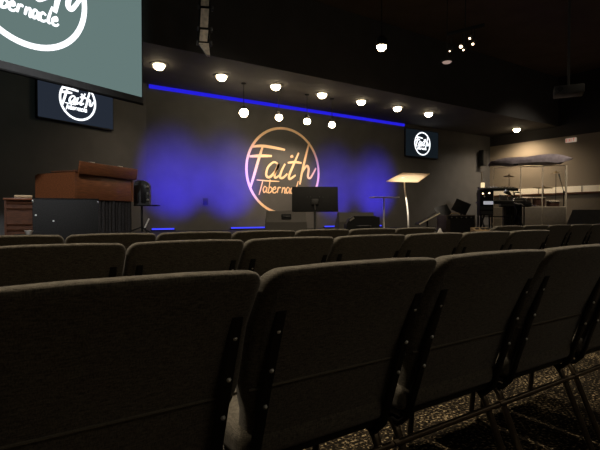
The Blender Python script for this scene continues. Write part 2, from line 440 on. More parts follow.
# spot hanging from the house ceiling
p = at(381, 45, 7.4)
hs = thing('hanging_spotlight', 'lone bright spotlight on the dark house ceiling', 'light', (p.x, p.y, p.z))
MB().tube([(0, 0, .09), (0, 0, ZC-p.z)], .007).build('stem', M['black'], hs)
MB().lathe((0, 0, 0), [(.055, -.06), (.09, -.02), (.09, .06), (.05, .11), (.02, .115)], 18).build('lamp_head', M['black'], hs)
MB().lathe((0, 0, 0), [(0, -.11), (.05, -.10), (.075, -.06), (.075, -.03), (.05, -.02)], 18).build('bulb', M['bulb'], hs)
add_spot((p.x, p.y, p.z-.15), (6.95, 6.45, 1.6), 1500, (1, .86, .68), 20, .9)

# ------------------------------------------------------------------ blue LEDs
tag(MB().box((0, 0, 0), (7.5, .03, .075)).build('light_strip', M['led'], smooth=False, loc=(2.87+3.75, YW-.016, ZF-.05)), 'long blue light strip along the top of the stage wall', 'light strip')
for X, w, lab in ((3.12, .5, 'blue floor light bar beside the organ'), (5.15, .95, 'blue floor light bar left of the first floor monitor'),
                  (7.6, .5, 'blue floor light bar behind the music stand'), (9.0, .75, 'blue floor light bar behind the pale pedestal table')):
    r = thing('light_bar', lab, 'light bar', (X, YW-.10, ZS), 0, 'blue light bars on the stage floor')
    MB().box((0, 0, .015), (w, .09, .03)).build('housing', M['black'], r, smooth=False)
    MB().box((0, -.005, .045), (w-.04, .05, .03)).build('diffuser', M['ledbar'], r, smooth=False)
for X, pw in ((3.42, 1050), (4.68, 950), (7.78, 720), (9.20, 1050)):
    add_spot((X, YW-2.0, ZS+.12), (X, YW, 1.72), pw, (.035, .02, 1), 49, 1, .12, name='blue_uplight')

tag(MB().box((0, 0, 0), (.12, .012, .15), r=.004).build('wall_outlet', M['outlet'], loc=(at(195.6, 204, 11).x, YW-.006, 1.30)), 'small black outlet plate on the stage wall left of the emblem', 'outlet')

# ------------------------------------------------------------------ chairs
LEAN = .315; H = .87
def back_pt(x, y, z):      # upright panel -> leaning panel
    return Vector((x, y+(H-z)*LEAN-.052*max(0, (z-.745)/.125)**1.6, z))
def inset(poly, d):
    n = len(poly); out = []
    for i in range(n):
        a, b, c = Vector(poly[i-1]), Vector(poly[i]), Vector(poly[(i+1) % n])
        e1 = (b-a).normalized(); e2 = (c-b).normalized()
        n1 = Vector((-e1.y, e1.x)); n2 = Vector((-e2.y, e2.x)); nn = (n1+n2); 
        nn = nn/max(.5, nn.length_squared/2)/1.0 if nn.length > 1e-6 else n1
        nn = (n1+n2).normalized()/max(.6, (n1+n2).normalized().dot(n1))
        out.append(tuple(b+nn*d))
    return out
def back_outline():
    W, rc = .261, .04; pts = []
    pts += [(-.215, .405), (-.15, .40), (.15, .40), (.215, .405)]
    pts += [(.230, .425), (.230, .47), (.236, .515), (.252, .565), (.260, .60), (W, .66), (W, .74)]
    pts += [(W-rc+rc*math.cos(R(a)), H-rc+rc*math.sin(R(a))) for a in range(0, 91, 15)]
    pts += [(.10, H+.004), (-.10, H+.004)]
    pts += [(-W+rc+rc*math.cos(R(a)), H-rc+rc*math.sin(R(a))) for a in range(90, 181, 15)]
    pts += [(-W, .74), (-W, .66), (-.260, .60), (-.252, .565), (-.236, .515), (-.230, .47), (-.230, .425)]
    return pts
def rounded_panel(mb, outline, y0, y1, r, steps=5):
    rings = []
    for i in range(steps+1):
        a = math.pi/2*i/steps
        rings.append([back_pt(x, y0+r*(1-math.sin(a)) if False else y0+r*(1-math.sin(a)), z) for x, z in inset(outline, r*(1-math.cos(a)))] if False else
                     [back_pt(x, y0+r*(1-math.sin(a)), z) for x, z in inset(outline, r*(1-math.cos(a)))])
    # rings run from the widest outline at y0+r to the inset one at y0
    back = rings[::-1]
    front = []
    for i in range(steps+1):
        a = math.pi/2*i/steps
        front.append([back_pt(x, y1-r*(1-math.sin(a)), z) for x, z in inset(outline, r*(1-math.cos(a)))])
    mb.loft(back + front); return mb

def make_chair():
    t = thing('chair', '', 'chair')
    mb = MB(); rounded_panel(mb, back_outline(), 0, .075, .028)
    bk = mb.build('backrest', M['fabric'], t, angle=60)
    pp = MB(); pp.tube([back_pt(x, -.0015, .585) for x in (-.25, -.12, 0, .12, .25)], .0035, 6); pp.build('seam', M['piping'], bk)
    pp = MB(); pp.tube([back_pt(x, -.0015, .432) for x in (-.20, -.1, 0, .1, .20)], .003, 6); pp.build('seam', M['piping'], bk)
    mb = MB(); mb.box((0, .375, .43), (.50, .49, .085), r=.032, seg=4); mb.build('seat', M['fabric'], t, angle=60)
    MB().box((0, .375, .378), (.46, .44, .018)).build('seat_pan', M['bracket'], t, smooth=False)
    rot = Matrix.Rotation(math.atan(LEAN), 4, 'X')
    for sx in (-1, 1):
        x = sx*.213
        mb = MB()
        outl = [back_pt(x, -.014, z) for z in (.775, .60, .45, .375)] + [Vector((x, .17, .345)), Vector((x, .22, .352))]
        mb.tube(outl, .016, 8, flat=(1.0, .62)); br = mb.build('back_bracket', M['bracket'], t)
        for z in (.728, .634, .543):
            c_ = back_pt(x, -.024, z)
            MB().lathe(c_, [(0, -.006), (.004, -.0045), (.006, 0), (.004, .0045), (0, .006)], 10).build('bolt', M['bolt'], br)
        xl = sx*.220
        MB().tube([(xl, .20, .362), (xl, .40, .362), (xl, .575, .362)], .013, 8).build('seat_rail', M['frame'], t)
        leg = smooth_pts([(xl, .035, .0), (xl, .11, .17), (xl, .168, .30), (xl, .185, .328), (xl, .205, .345), (xl, .24, .352)], 4)
        l_ = MB().tube(leg, .0145, 10, flat=(1, .7)).build('leg', M['legm'], t)
        leg = smooth_pts([(xl, .54, .352), (xl, .565, .345), (xl, .58, .32), (xl, .60, .16), (xl, .615, 0)], 4)
        MB().tube(leg, .0145, 10, flat=(1, .8)).build('leg', M['frame'], t)
    MB().tube([(-.2625, .149, .298), (.2625, .149, .298)], .010, 10).build('stretcher', M['legm'], t)
    MB().tube([(-.22, .56, .355), (.22, .56, .355)], .010, 8).build('front_rail', M['frame'], t)
    return t
proto = make_chair(); first = [True]
def chair(x, y, label, group):
    o = proto if first[0] else copy_tree(proto)
    first[0] = False
    o.location = (x, y, 0); o['label'] = label; o['group'] = group
PITCH = .53
near = ['near row chair with the widest back, at the left edge', 'near row chair with its back directly below the organ and emblem gap, second from left',
        'near row chair third from left, below the tilted lectern', 'near row chair fourth from left, below the drum shield',
        'near row chair mostly cut off by the right edge']
near = ['grey tweed chair, leftmost and largest in the nearest row',
        'grey tweed chair in the nearest row, right beside the leftmost and largest chair',
        'grey tweed chair in the nearest row, two along from the leftmost and largest',
        'grey tweed chair in the nearest row, three along from the leftmost and largest',
        'grey tweed chair in the nearest row, mostly cut off by the right edge']
for k in range(5): chair(.475+PITCH*(k-.5), .848, near[k], 'chairs of the nearest row')
ordn = ['leftmost', 'second from left', 'third from left', 'fourth from left', 'fifth from left', 'sixth from left', 'seventh from left, at the aisle']
for k in range(7): chair(.480+PITCH*(k-.5), 1.97, 'grey tweed chair in the middle row, ' + ordn[k], 'chairs of the middle row')
for k in range(7): chair(.385+PITCH*(k-.5), 3.0, 'grey tweed chair in the front row before the stage, ' + ordn[k], 'chairs of the front row')
for k in range(5): chair(4.50+PITCH*(k+.5), 3.0, 'grey tweed chair across the aisle at the far right, ' +
                         ['nearest the aisle', 'second from the aisle', 'third from the aisle', 'fourth from the aisle', 'fifth from the aisle'][k], 'chairs across the aisle')

# ------------------------------------------------------------------ organ corner
rzO = math.radians(90-52)          # long side runs away from us to the right
def rot2(x, y, a): return (x*math.cos(a)-y*math.sin(a), x*math.sin(a)+y*math.cos(a))
pc = at(75, 199, 7.0)              # near corner of the console
org = thing('organ', 'brown wooden organ console with black skirt standing on the stage', 'organ', (pc.x, pc.y, ZS), rzO)
# local x = along the long back, y = depth away (towards left rear)
zb0, zb1 = .57, .975
k = MB(); k.box((.675, .03, (zb0+zb1)/2), (1.35, .05, zb1-zb0), r=.008)
k.build('back_panel', M['wood'], org)
for x, nm in ((.025, 'side_panel'), (1.325, 'side_panel')):
    m = MB(); m.prism([(.0, zb0), (.76, zb0), (.755, zb1-.035), (.70, zb1-.012), (.0, zb1)], x-.026, x+.026, axis='x'); m.build(nm, M['wood'], org, smooth=False)
MB().box((.675, .22, zb1+.012), (1.36, .46, .026), r=.006).build('top_board', M['wooddark'], org)
rk = MB(); rk.box((.705, -.05, 1.045), (1.34, .03, .19), rot=(R(10), 'X'), r=.006)
rack = rk.build('music_rack', M['wood'], org)
m = MB(); m.box((.705, .07, 1.01), (1.2, .12, .02)); m.build('rack_ledge', M['wooddark'], rack, smooth=False)
for x in (.30, .95): MB().box((x, -.045, 1.146), (.10, .04, .012), r=.004).build('rack_light', M['silver'], rack)
for z, nm in ((.70, 'keyboard'), (.79, 'keyboard')):
    MB().box((.675, .60-(z-.7)*1.4, z), (1.2, .13, .03)).build(nm, M['keyw'], org, smooth=False)
MB().box((.675, .37, zb0+.012), (1.34, .72, .024)).build('base_board', M['wooddark'], org, smooth=False)
# pleated skirt hung below the console
n = 90; A = []; B = []
for i in range(n+1):
    x = .02+1.31*i/n; y = .035+.022*math.sin(i*1.15)+.008*math.sin(i*.41)
    A.append((x, y)); 
outl = A + [(x, y+.012) for x, y in A[::-1]]
MB().prism(outl, .0, zb0, axis='z').build('skirt', M['velvet'], org)
for (x, y) in ((.06, .68), (1.29, .68), (.06, .12), (1.29, .12)): MB().box((x, y, zb0/2), (.07, .07, zb0)).build('leg', M['wooddark'], org, smooth=False)

pr = at(66.5, 229, 6.5)
rc_ = thing('road_case', 'black equipment case with metal corners in front of the organ', 'case', (pr.x, pr.y, ZS), math.radians(-9))
MB().box((0, .17, .275), (.82, .34, .55), r=.01).build('body', M['vinyl'], rc_)
for x in (-.403, .403):
    for z in (.0125+.03, .525): MB().box((x, .008, z-.01), (.022, .03, .03), r=.006).build('corner', M['silver'], rc_)
MB().box((0, .17, .556), (.83, .35, .012)).build('lid', M['black'], rc_, smooth=False)
for x, z in ((-.37, .33), (-.16, .25)): MB().lathe((x, -.001, z), [(.012, 0), (.012, .006), (0, .008)], 10, rot=Matrix.Rotation(R(90), 4, 'X')).build('latch', M['white'], rc_)

pl = at(20, 229, 6.6)
ls = thing('wooden_cabinet', 'narrow brown wooden cabinet left of the organ', 'cabinet', (pl.x, pl.y, ZS), math.radians(-6))
m = MB(); m.box((-.175, .17, .275), (.025, .34, .55)); m.build('side_panel', M['wooddark'], ls, smooth=False)
m = MB(); m.box((.175, .17, .275), (.025, .34, .55)); m.build('side_panel', M['wooddark'], ls, smooth=False)
MB().box((0, .17, .555), (.40, .37, .03), r=.006).build('top_board', M['wood'], ls)
MB().box((0, .17, .275), (.33, .30, .54)).build('body', M['wooddark'], ls, smooth=False)
for z in (.12, .2, .42, .5): MB().box((0, .012, z), (.32, .015, .03), rot=(R(25), 'X')).build('louvre', M['wooddark'], ls, smooth=False)
tag(MB().box((0, 0, .0225), (.22, .18, .045), r=.015, seg=3).build('folded_cloth', M['tan'], loc=(pl.x+.05, pl.y+.15, ZS+.571)), 'pale folded cloth on top of the narrow wooden cabinet', 'cloth')
pcup = at(28.5, 231.5, 5.85)
tb = thing('stool', 'low dark stool holding a white cup beside the road case', 'stool', (pcup.x, pcup.y, ZS), 0)
MB().box((0, 0, .075), (.30, .30, .03), r=.008).build('seat', M['black'], tb)
for sx in (-1, 1):
    for sy in (-1, 1): MB().box((sx*.12, sy*.12, .03), (.03, .03, .06)).build('leg', M['black'], tb, smooth=False)
c_ = MB(); c_.lathe((0, 0, 0), [(.028, 0), (.048, .042), (.05, .045), (.044, .043), (.0, .010)], 18); tag(c_.build('white_cup', M['white'], loc=(pcup.x, pcup.y, ZS+.09)), 'small white cup on the low stool beside the organ', 'cup')

# small black console on a stand right of the organ
pm = at(141.5, 205, 8.6)
mx = thing('stage_mixer', 'small black upright mixer with silver knobs on a stand beside the organ', 'mixer', (pm.x, pm.y, ZS), math.radians(-30))
hz = pm.z-ZS
m = MB(); ol = [(-.13, .0), (.15, .0), (.15, .36), (.12, .41), (.04, .45), (-.06, .45), (-.11, .42), (-.13, .36)]
m.loft([[Vector((a, -.02, hz+b_)) for a, b_ in ol], [Vector((a, .10, hz+b_)) for a, b_ in ol]]); m.build('casing', M['darkgrey'], mx, smooth=False)
for x in (-.075, .045): MB().box((x, -.028, hz+.20), (.085, .016, .33), r=.006).build('channel_panel', M['blackgl'], mx)
for z in (.33, .21, .09): MB().lathe((.12, -.022, hz+z), [(.022, 0), (.018, .03), (0, .032)], 12, rot=Matrix.Rotation(R(90), 4, 'X')).build('knob', M['silver'], mx)
MB().box((.10, .0, hz-.01), (.42, .22, .02)).build('tray', M['black'], mx, smooth=False)
MB().tube([(0, .03, .03), (0, .03, hz-.02)], .02, 10).build('pole', M['black'], mx)
for a in (200, 320, 80): MB().tube([(0, .03, .12), (.26*math.cos(R(a)), .03+.26*math.sin(R(a)), .012)], .011, 8).build('leg', M['black'], mx)
pk = at(146.5, 222, 8.3)
dm = thing('microphone_stand', 'short silver slanted microphone stand right of the organ skirt', 'microphone stand', (pk.x, pk.y, ZS), math.radians(-34))
MB().lathe((0, 0, 0), [(.11, 0), (.11, .015), (.02, .03), (.012, .05)], 18).build('base', M['black'], dm)
MB().tube([(-.0, 0, .04), (-.03, 0, .11)], .012, 8).build('pole', M['black'], dm)
MB().tube([(-.035, 0, .105), (.045, 0, .27)], .014, 8).build('microphone', M['white'], dm)

# hanging column of small speakers
ph = at(206.5, 0, 7.0)
ha = thing('hanging_speaker_column', 'narrow pale hanging column fixture near the big projection screen', 'speaker', (ph.x, ph.y, 0), math.radians(-24))
zt = at(206, -14, 7.0).z; z_a = at(206, 31, 7.0).z; z_b = at(204, 53, 7.0).z
def slab(mb, x0, x1, za, x2, x3, zc_, y0, y1):
    mb.loft([[Vector((x0, y0, za)), Vector((x1, y0, za)), Vector((x3, y0, zc_)), Vector((x2, y0, zc_))], [Vector((x0, y1, za)), Vector((x1, y1, za)), Vector((x3, y1, zc_)), Vector((x2, y1, zc_))]])
zs_ = [zt, at(206, 10, 7).z, z_a, at(206, 45, 7.0).z]
for i in range(3):
    sh = -.012*i
    m = MB(); slab(m, -.085+sh, .085+sh, zs_[i], -.09+sh-.012, .08+sh-.012, zs_[i+1]+.02, 0, .14); cb = m.build('cabinet', M['black'], ha, smooth=False)
    m = MB(); slab(m, -.055+sh, .060+sh, zs_[i]-.01, -.058+sh-.012, .056+sh-.012, zs_[i+1]+.03, -.012, .0); m.build('grille', M['columnface'], cb, smooth=False)
    for sx in (-1, 1): MB().box((sx*.10+sh, .02, zs_[i+1]+.01), (.03, .05, .06), r=.006).build('side_bracket', M['darkgrey'], ha)
m = MB(); slab(m, -.105, .045, zs_[3]+.01, .015, .06, z_b-.04, .0, .08) ; m.build('end_piece', M['columnface'], ha, smooth=False)
MB().tube([(0, .06, zt-.02), (0, .06, ZC)], .012, 8).build('hanger', M['black'], ha)

# ------------------------------------------------------------------ music stand on the floor
pp_ = at(315, 229, 5.0)
ms = thing('music_stand', 'wide black music stand in front of the round wall emblem', 'music stand', (pp_.x, pp_.y, 0), math.radians(-33))
zd0, zd1 = at(0, 211.5, 5.0).z, at(0, 186.5, 5.0).z
rt = Matrix.Rotation(R(-14), 4, 'X')
dk = MB().box((0, 0, (zd0+zd1)/2), (.49, .008, (zd1-zd0)*1.02), rot=rt, r=.003).build('desk', M['black'], ms)
MB().box((0, .06, zd0+.0), (.49, .075, .006)).build('ledge', M['black'], ms, smooth=False)
for sx in (-1, 1):
    for a in range(4): MB().lathe((sx*.065+(.018 if a % 2 else -.018), -.006-.02*(a//2)+.004, (zd0+zd1)/2-.02+.04*(a//2)), [(.004, 0), (.004, .003), (0, .004)], 8, rot=Matrix.Rotation(R(90), 4, 'X')).build('rivet', M['darkgrey'], dk)
MB().box((0, -.022, (zd0+zd1)/2-.03), (.07, .03, .06), r=.006).build('tilt_bracket', M['darkgrey'], ms)
MB().tube([(0, -.02, .10), (0, -.02, (zd0+zd1)/2-.03)], .014, 10).build('pole', M['darkgrey'], ms)
MB().tube([(0, -.02, .09), (0, -.02, .55)], .019, 10).build('sleeve', M['black'], ms)
for a in (90, 210, 330): MB().tube([(0, -.02, .14), (.12*math.cos(R(a)), -.02+.12*math.sin(R(a)), .10), (.25*math.cos(R(a)), -.02+.25*math.sin(R(a)), .012)], .011, 8).build('leg', M['black'], ms)

# ------------------------------------------------------------------ floor monitors
def wedge(px, t, w, h, label, rz, mat=None, handle=True, dep=.40, top=.16):
    p = at(px, 229, t)
    r = thing('floor_monitor', label, 'speaker', (p.x, p.y, ZS), rz, 'wedge floor monitors')
    # seen from behind: a sloping back, narrow top
    s_ = [(0, 0), (dep, .0), (dep, .08), (top, h), (.07, h), (0, h*.62)]
    x0, x1 = w/2, w/2*.9
    m = MB()
    m.loft([[Vector((-x0 if b < h*.5 else -x1, a, b)) for a, b in s_], [Vector((x0 if b < h*.5 else x1, a, b)) for a, b in s_]])
    bd = m.build('cabinet', mat or M['wedge'], r, smooth=False)
    sl = math.atan2(dep-top, h-.08)
    MB().box((0, (dep+top)/2+.006, (h+.08)/2+.004), (w*.86, .008, math.hypot(h-.08, dep-top)*.95), rot=(sl, 'X')).build('grille', M['grille'], r, smooth=False)
    if handle:
        hd = MB().box((0, .03, h*.80), (.13, .02, .075), rot=(R(-28), 'X'), r=.006).build('handle_recess', M['black'], r)
        MB().tube([(-.05, .015, h*.815), (.05, .015, h*.815)], .008, 8).build('handle', M['darkgrey'], hd)
    return r
wedge(286.5, 6.1, .58, .385, 'grey wedge floor monitor with handle, left of the music stand pole', R(-30))
wedge(357, 6.9, .58, .372, 'grey wedge floor monitor right of the music stand, behind the black case', R(-30), handle=False)
pb = at(363.5, 229, 6.25)
bc = thing('black_case', 'black equipment case with rounded left corner before the grey wedge', 'case', (pb.x, pb.y, ZS), R(-34))
zt_ = at(0, 217, 6.2).z-ZS
m = MB(); m.loft([[Vector((a, y, b)) for a, b in [(-.24, 0), (.215, 0), (.215, zt_), (-.13, zt_), (-.18, zt_-.02), (-.225, zt_-.10)]] for y in (0, .3)])
m.build('body', M['black'], bc, smooth=False)
MB().box((.02, .14, zt_+.006), (.30, .26, .012)).build('lid', M['blackgl'], bc, smooth=False)
MB().tube([(-.10, -.01, zt_*.6), (-.06, -.03, zt_*.62), (.06, -.03, zt_*.62), (.10, -.01, zt_*.6)], .009, 8).build('handle', M['darkgrey'], bc)
MB().box((-.155, -.003, zt_-.03), (.07, .008, .02), rot=(R(-35), 'Y')).build('metal_edge', M['silver'], bc, smooth=False)
p = at(591, 222, 10.7)
wr = wedge(606, 10.6, .60, .46, 'dark wedge floor monitor at the right edge beside the drum shield', R(22), mat=M['darkgrey'], dep=.76, top=.62)

# ------------------------------------------------------------------ pale pedestal table and lectern
p = at(384, 229, 9.0); ztt = at(0, 197.5, 9.0).z-ZS
pt = thing('pedestal_table', 'pale slim pedestal table left of the tilted lectern', 'table', (p.x, p.y, ZS), R(-20))
MB().box((0, 0, ztt), (.50, .30, .018), r=.005).build('table_top', M['white'], pt)
MB().tube([(0, 0, .02), (0, 0, ztt-.015)], .016, 12).build('pole', M['white'], pt)
MB().lathe((0, 0, 0), [(.20, 0), (.20, .012), (.04, .022)], 24).build('base', M['white'], pt)
p = at(408.5, 229, 9.3)
lc = thing('lectern', 'lectern with cream tilted top on a thin curved pole', 'lectern', (p.x, p.y, ZS), R(-33.9))
q = [at(386, 182, 9.10), at(418, 182.5, 9.0), at(429.5, 174.3, 9.55), at(402.5, 173.5, 9.7)]
lm = lc.matrix_basis if False else (Matrix.Translation((p.x, p.y, ZS)) @ Matrix.Rotation(R(-33.9), 4, 'Z'))
qi = [lm.inverted() @ a for a in q]
m = MB(); m.loft([[a for a in qi], [a+Vector((0, 0, .016)) for a in qi]]); m.build('top_board', M['frosted'], lc, smooth=False)
poly = [at(404, 178, 9.35), at(404.8, 190, 9.32), at(406.7, 203, 9.3), at(408, 215, 9.3), at(408.5, 230, 9.3)]
pl_ = [lm.inverted() @ a for a in poly]; pl_.append(Vector((0, 0, .015)))
MB().tube(smooth_pts(pl_), .016, 10).build('pole', M['white'], lc)
MB().lathe((0, 0, 0), [(.22, 0), (.22, .012), (.05, .022)], 24).build('base', M['silver'], lc)
MB().box(pl_[0]+Vector((0, 0, .0)), (.12, .12, .012), r=.004).build('mount_plate', M['silver'], lc)

# ------------------------------------------------------------------ gear between lectern and keyboards
p = at(461, 230, 8.6)
am = thing('guitar_amplifier', 'dark brown amplifier box with pale top edge right of the lectern', 'amplifier', (p.x, p.y, ZS), R(-20))
wA = .60; hA = at(0, 215, 8.6).z-ZS
MB().box((0, .17, hA/2), (wA, .34, hA), r=.012).build('cabinet', M['ampbrown'], am)
MB().box((.03, -.004, hA*.42), (wA*.82, .012, hA*.66)).build('grille', M['grille'], am, smooth=False)
MB().box((0, -.004, hA*.86), (wA*.9, .012, hA*.16)).build('control_panel', M['black'], am, smooth=False)
for i in range(5): MB().lathe((-.2+.1*i, -.008, hA*.86), [(.012, 0), (.010, .016), (0, .017)], 10, rot=Matrix.Rotation(R(90), 4, 'X')).build('knob', M['silver'], am)
MB().tube([(-.12, .17, hA), (-.10, .17, hA+.03), (.06, .17, hA+.03), (.08, .17, hA)], .010, 8).build('handle', M['tan'], am)
def tilt_stand(px, pyc, t, w, h, label, rz, tilt, lit=False):
    p = at(px, 229, t); zc_ = at(px, pyc, t).z-ZS
    r = thing('music_stand', label, 'music stand', (p.x, p.y, ZS), rz, 'black music stands on the stage right')
    MB().box((0, 0, zc_), (w, .012, h), rot=(tilt), r=.003).build('desk', M['black'], r)
    MB().tube([(0, .01, .08), (0, .01, zc_-.02)], .014, 8).build('pole', M['black'], r)
    for a in (90, 210, 330): MB().tube([(0, .01, .14), (.24*math.cos(R(a)), .01+.24*math.sin(R(a)), .012)], .010, 8).build('leg', M['black'], r)
    return r
a1 = tilt_stand(427.5, 219, 8.2, .42, .26, 'low black music stand with pale slanting edge beside the lectern pole', R(-33.9), Matrix.Rotation(R(-28), 4, 'Y') @ Matrix.Rotation(R(-86), 4, 'X'))
MB().box((0, 0, 0), (.40, .014, .020), r=.003).build('lit_edge', M['cream'], a1, loc=(0, -.14, at(0, 219, 8.2).z-ZS+.005)).rotation_euler = (0, R(-28), 0)  # light along the desk edge put in as a cream strip
tilt_stand(461, 207, 9.4, .30, .26, 'black music stand steeply tilted behind the dark amplifier', R(-60), Matrix.Rotation(R(24), 4, 'Y') @ Matrix.Rotation(R(-20), 4, 'X'))
tilt_stand(443, 211, 9.6, .30, .24, 'black music stand left of the dark amplifier', R(-20), Matrix.Rotation(R(-16), 4, 'Y') @ Matrix.Rotation(R(-30), 4, 'X'))
# acoustic guitar-like dark instrument resting behind the amplifier: neck and body on a stand
pw = at(440, 233.5, 7.4)
m = MB(); m.lathe((0, 0, 0), [(.075, 0), (.045, .05), (.015, .12), (0, .13)], 16)
tag(m.build('white_cone', M['white'], loc=(pw.x, pw.y, ZS)), 'small white cone standing on the stage left of the amplifier', 'cone')
pw = at(486, 230.5, 8.0)
pbx = thing('pedal_board', 'pale tan slanted board on the stage below the keyboards', 'board', (pw.x, pw.y, ZS), R(-33.9))
m = MB(); m.loft([[Vector((x, y, z)) for y, z in ((0, 0), (.32, 0), (.32, .115), (0, .05))] for x in (-.15, .15)]); m.build('board', M['tan'], pbx, smooth=False)
for x in (-.08, .02, .1): MB().box((x, .2, .095), (.05, .08, .03), r=.006).build('pedal', M['darkgrey'], pbx)

# ------------------------------------------------------------------ keyboards
TK = 10.4
p = at(500, 229, TK)
ks = thing('keyboard_stand', 'black two tier keyboard stand in front of the drum shield', 'stand', (p.x, p.y, ZS), R(-33.9))
zk1 = at(0, 203, TK).z-ZS; zk2 = at(0, 191, TK).z-ZS
for sx in (-1, 1):
    MB().tube([(sx*.42, -.22, .02), (sx*.42, .22, zk1-.03)], .02, 8).build('leg', M['black'], ks)
    MB().tube([(sx*.36, .22, .02), (sx*.36, -.22, zk1-.03)], .02, 8).build('leg', M['black'], ks)
    MB().tube([(sx*.42, .2, zk1-.03), (sx*.42, .24, zk2-.03), (sx*.42, .02, zk2-.03)], .016, 8).build('upper_arm', M['black'], ks)
    MB().tube([(sx*.42, -.24, zk1-.035), (sx*.42, .24, zk1-.035)], .015, 8).build('support', M['black'], ks)
MB().tube([(-.42, 0, zk1*.5), (.42, 0, zk1*.5)], .012, 8).build('crossbar', M['black'], ks)
def keyboard(loc, rz, w, tilt, label):
    r = thing('keyboard', label, 'keyboard', loc, rz, 'keyboards on the two tier stand')
    r.rotation_euler = (tilt, 0, rz)
    MB().box((0, 0, .03), (w, .30, .06), r=.01).build('casing', M['darkgrey'], r)
    MB().box((0, -.07, .064), (w*.9, .13, .014)).build('white_keys', M['keyw'], r, smooth=False)
    for i in range(int(w/.07)): MB().box((-w*.42+i*.065, -.045, .074), (.018, .08, .010)).build('black_key', M['black'], r, smooth=False)
    MB().box((-.1*w, .08, .063), (w*.22, .06, .008)).build('display', M['lcd'], r, smooth=False)
    for i in range(4): MB().lathe((w*(.12+.08*i), .08, .06), [(.012, 0), (.010, .018), (0, .019)], 10).build('knob', M['silver'], r)
    return r
fw = Vector((S33, C33, 0)); rg = Vector((C33, -S33, 0))
keyboard((p.x, p.y, ZS+zk1-.018), R(-33.9), .98, 0, 'lower black keyboard on the two tier stand')
keyboard((p.x+fw.x*.14, p.y+fw.y*.14, ZS+zk2+.02), R(-33.9), .80, R(10), 'upper black keyboard on the two tier stand, tilted forward')
# rack mixer with lit display, small lamp, tablet
p2 = at(485, 203.5, TK-.5)
rk_ = thing('equipment_rack', 'black equipment rack with grey lit display at the left of the keyboards', 'rack', (p2.x, p2.y, ZS), R(-33.9))
hR = at(0, 190, TK-.5).z-ZS
MB().box((0, 0, hR-.27), (.28, .18, .54), r=.008).build('body', M['black'], rk_)
for sx in (-1, 1):
    for sy in (-1, 1): MB().box((sx*.12, sy*.07, (hR-.53)/2), (.025, .025, hR-.53)).build('leg', M['black'], rk_, smooth=False)
MB().box((.03, -.094, at(0, 203, TK-.5).z-ZS), (.20, .012, .07)).build('display', M['lcd'], rk_, smooth=False)
for x, z, mt in ((-.05, .46, 'white'), (-.085, .52, 'glint'), (.05, .53, 'glint')):
    MB().lathe((x, -.091, hR-.60+z), [(.014, 0), (.012, .012), (0, .014)], 10, rot=Matrix.Rotation(R(90), 4, 'X')).build('indicator', M[mt], rk_)
for i in range(2): MB().box((0, -.093, hR-.48+.1*i), (.25, .008, .075)).build('rack_unit', M['darkgrey'], rk_, smooth=False)
pz = ZS+hR
dl = thing('desk_lamp', 'tiny cream lit lamp on top of the equipment rack', 'lamp', (at(482.5, 0, TK-.5).x, at(482.5, 0, TK-.5).y, pz), R(-33.9))
MB().lathe((0, 0, 0), [(.045, 0), (.04, .012), (.008, .02), (.008, .05)], 14).build('base', M['black'], dl)
MB().lathe((0, 0, 0), [(.04, .05), (.04, .15), (.02, .155)], 16).build('lamp_shade', M['lampcream'], dl)
lp = at(512, 199, 10.0)
def boom(loc, rz, h, reach, rise, label, mic=True, mat='black'):
    r = thing('microphone_stand', label, 'microphone stand', loc, rz, 'boom microphone stands')
    for a in (90, 210, 330): MB().tube([(0, 0, .10), (.26*math.cos(R(a)), .26*math.sin(R(a)), .012)], .010, 8).build('leg', M[mat], r)
    MB().tube([(0, 0, .08), (0, 0, h)], .012, 8).build('pole', M[mat], r)
    MB().tube([(-reach*.35, 0, h-rise*.35), (reach, 0, h+rise)], .009, 8).build('boom_arm', M[mat], r)
    MB().lathe((0, 0, h-.02), [(.02, 0), (.024, .02), (.02, .04)], 12).build('clutch', M['darkgrey'], r)
    if mic:
        d = Vector((reach, 0, rise)).normalized()
        MB().tube([Vector((reach, 0, h+rise))-d*.02, Vector((reach, 0, h+rise))+d*.10, Vector((reach, 0, h+rise))+d*.16], [.012, .016, .022], 10).build('microphone', M['darkgrey'], r)
    return r
p = at(524, 205, 9.75)
gn = thing('gooseneck_lamp', 'chrome curved gooseneck lamp before the right end of the keyboards', 'lamp', (p.x, p.y, ZS), R(-33.9))
hg = at(0, 206, 9.75).z-ZS
MB().lathe((0, 0, 0), [(.12, 0), (.12, .015), (.02, .03), (.012, .05)], 18).build('base', M['black'], gn)
MB().tube([(0, 0, .04), (0, 0, hg)], .014, 10).build('pole', M['black'], gn)
MB().tube(smooth_pts([(0, 0, hg-.02), (-.05, 0, hg+.03), (-.17, 0, hg+.05), (-.23, 0, hg+.10), (-.20, 0, hg+.17), (-.30, 0, hg+.25)]), .017, 10).build('gooseneck', M['chrome'], gn)
MB().tube([(-.29, 0, hg+.24), (-.34, 0, hg+.28), (-.40, 0, hg+.31)], [.025, .045, .05], 12).build('lamp_shade', M['chrome'], gn)
p = at(512, 229, 11.2); ztb = at(0, 206, 11.2).z-ZS
et = thing('equipment_table', 'small black skirted table right of the keyboard stand', 'table', (p.x, p.y, ZS), R(-50))
MB().box((.06, 0, ztb-.012), (.66, .36, .024), r=.005).build('table_top', M['black'], et)
n = 40; A = [(-.20+.40*i/n, -.14+.018*math.sin(i*1.3)) for i in range(n+1)]
MB().prism(A+[(x, y+.26) for x, y in A[::-1]], 0, ztb-.024, axis='z').build('skirt', M['velvet'], et)
mc = thing('mixing_console', 'dark sloped mixing console on the small skirted table', 'mixer', (p.x, p.y, ZS+ztb), R(-50))
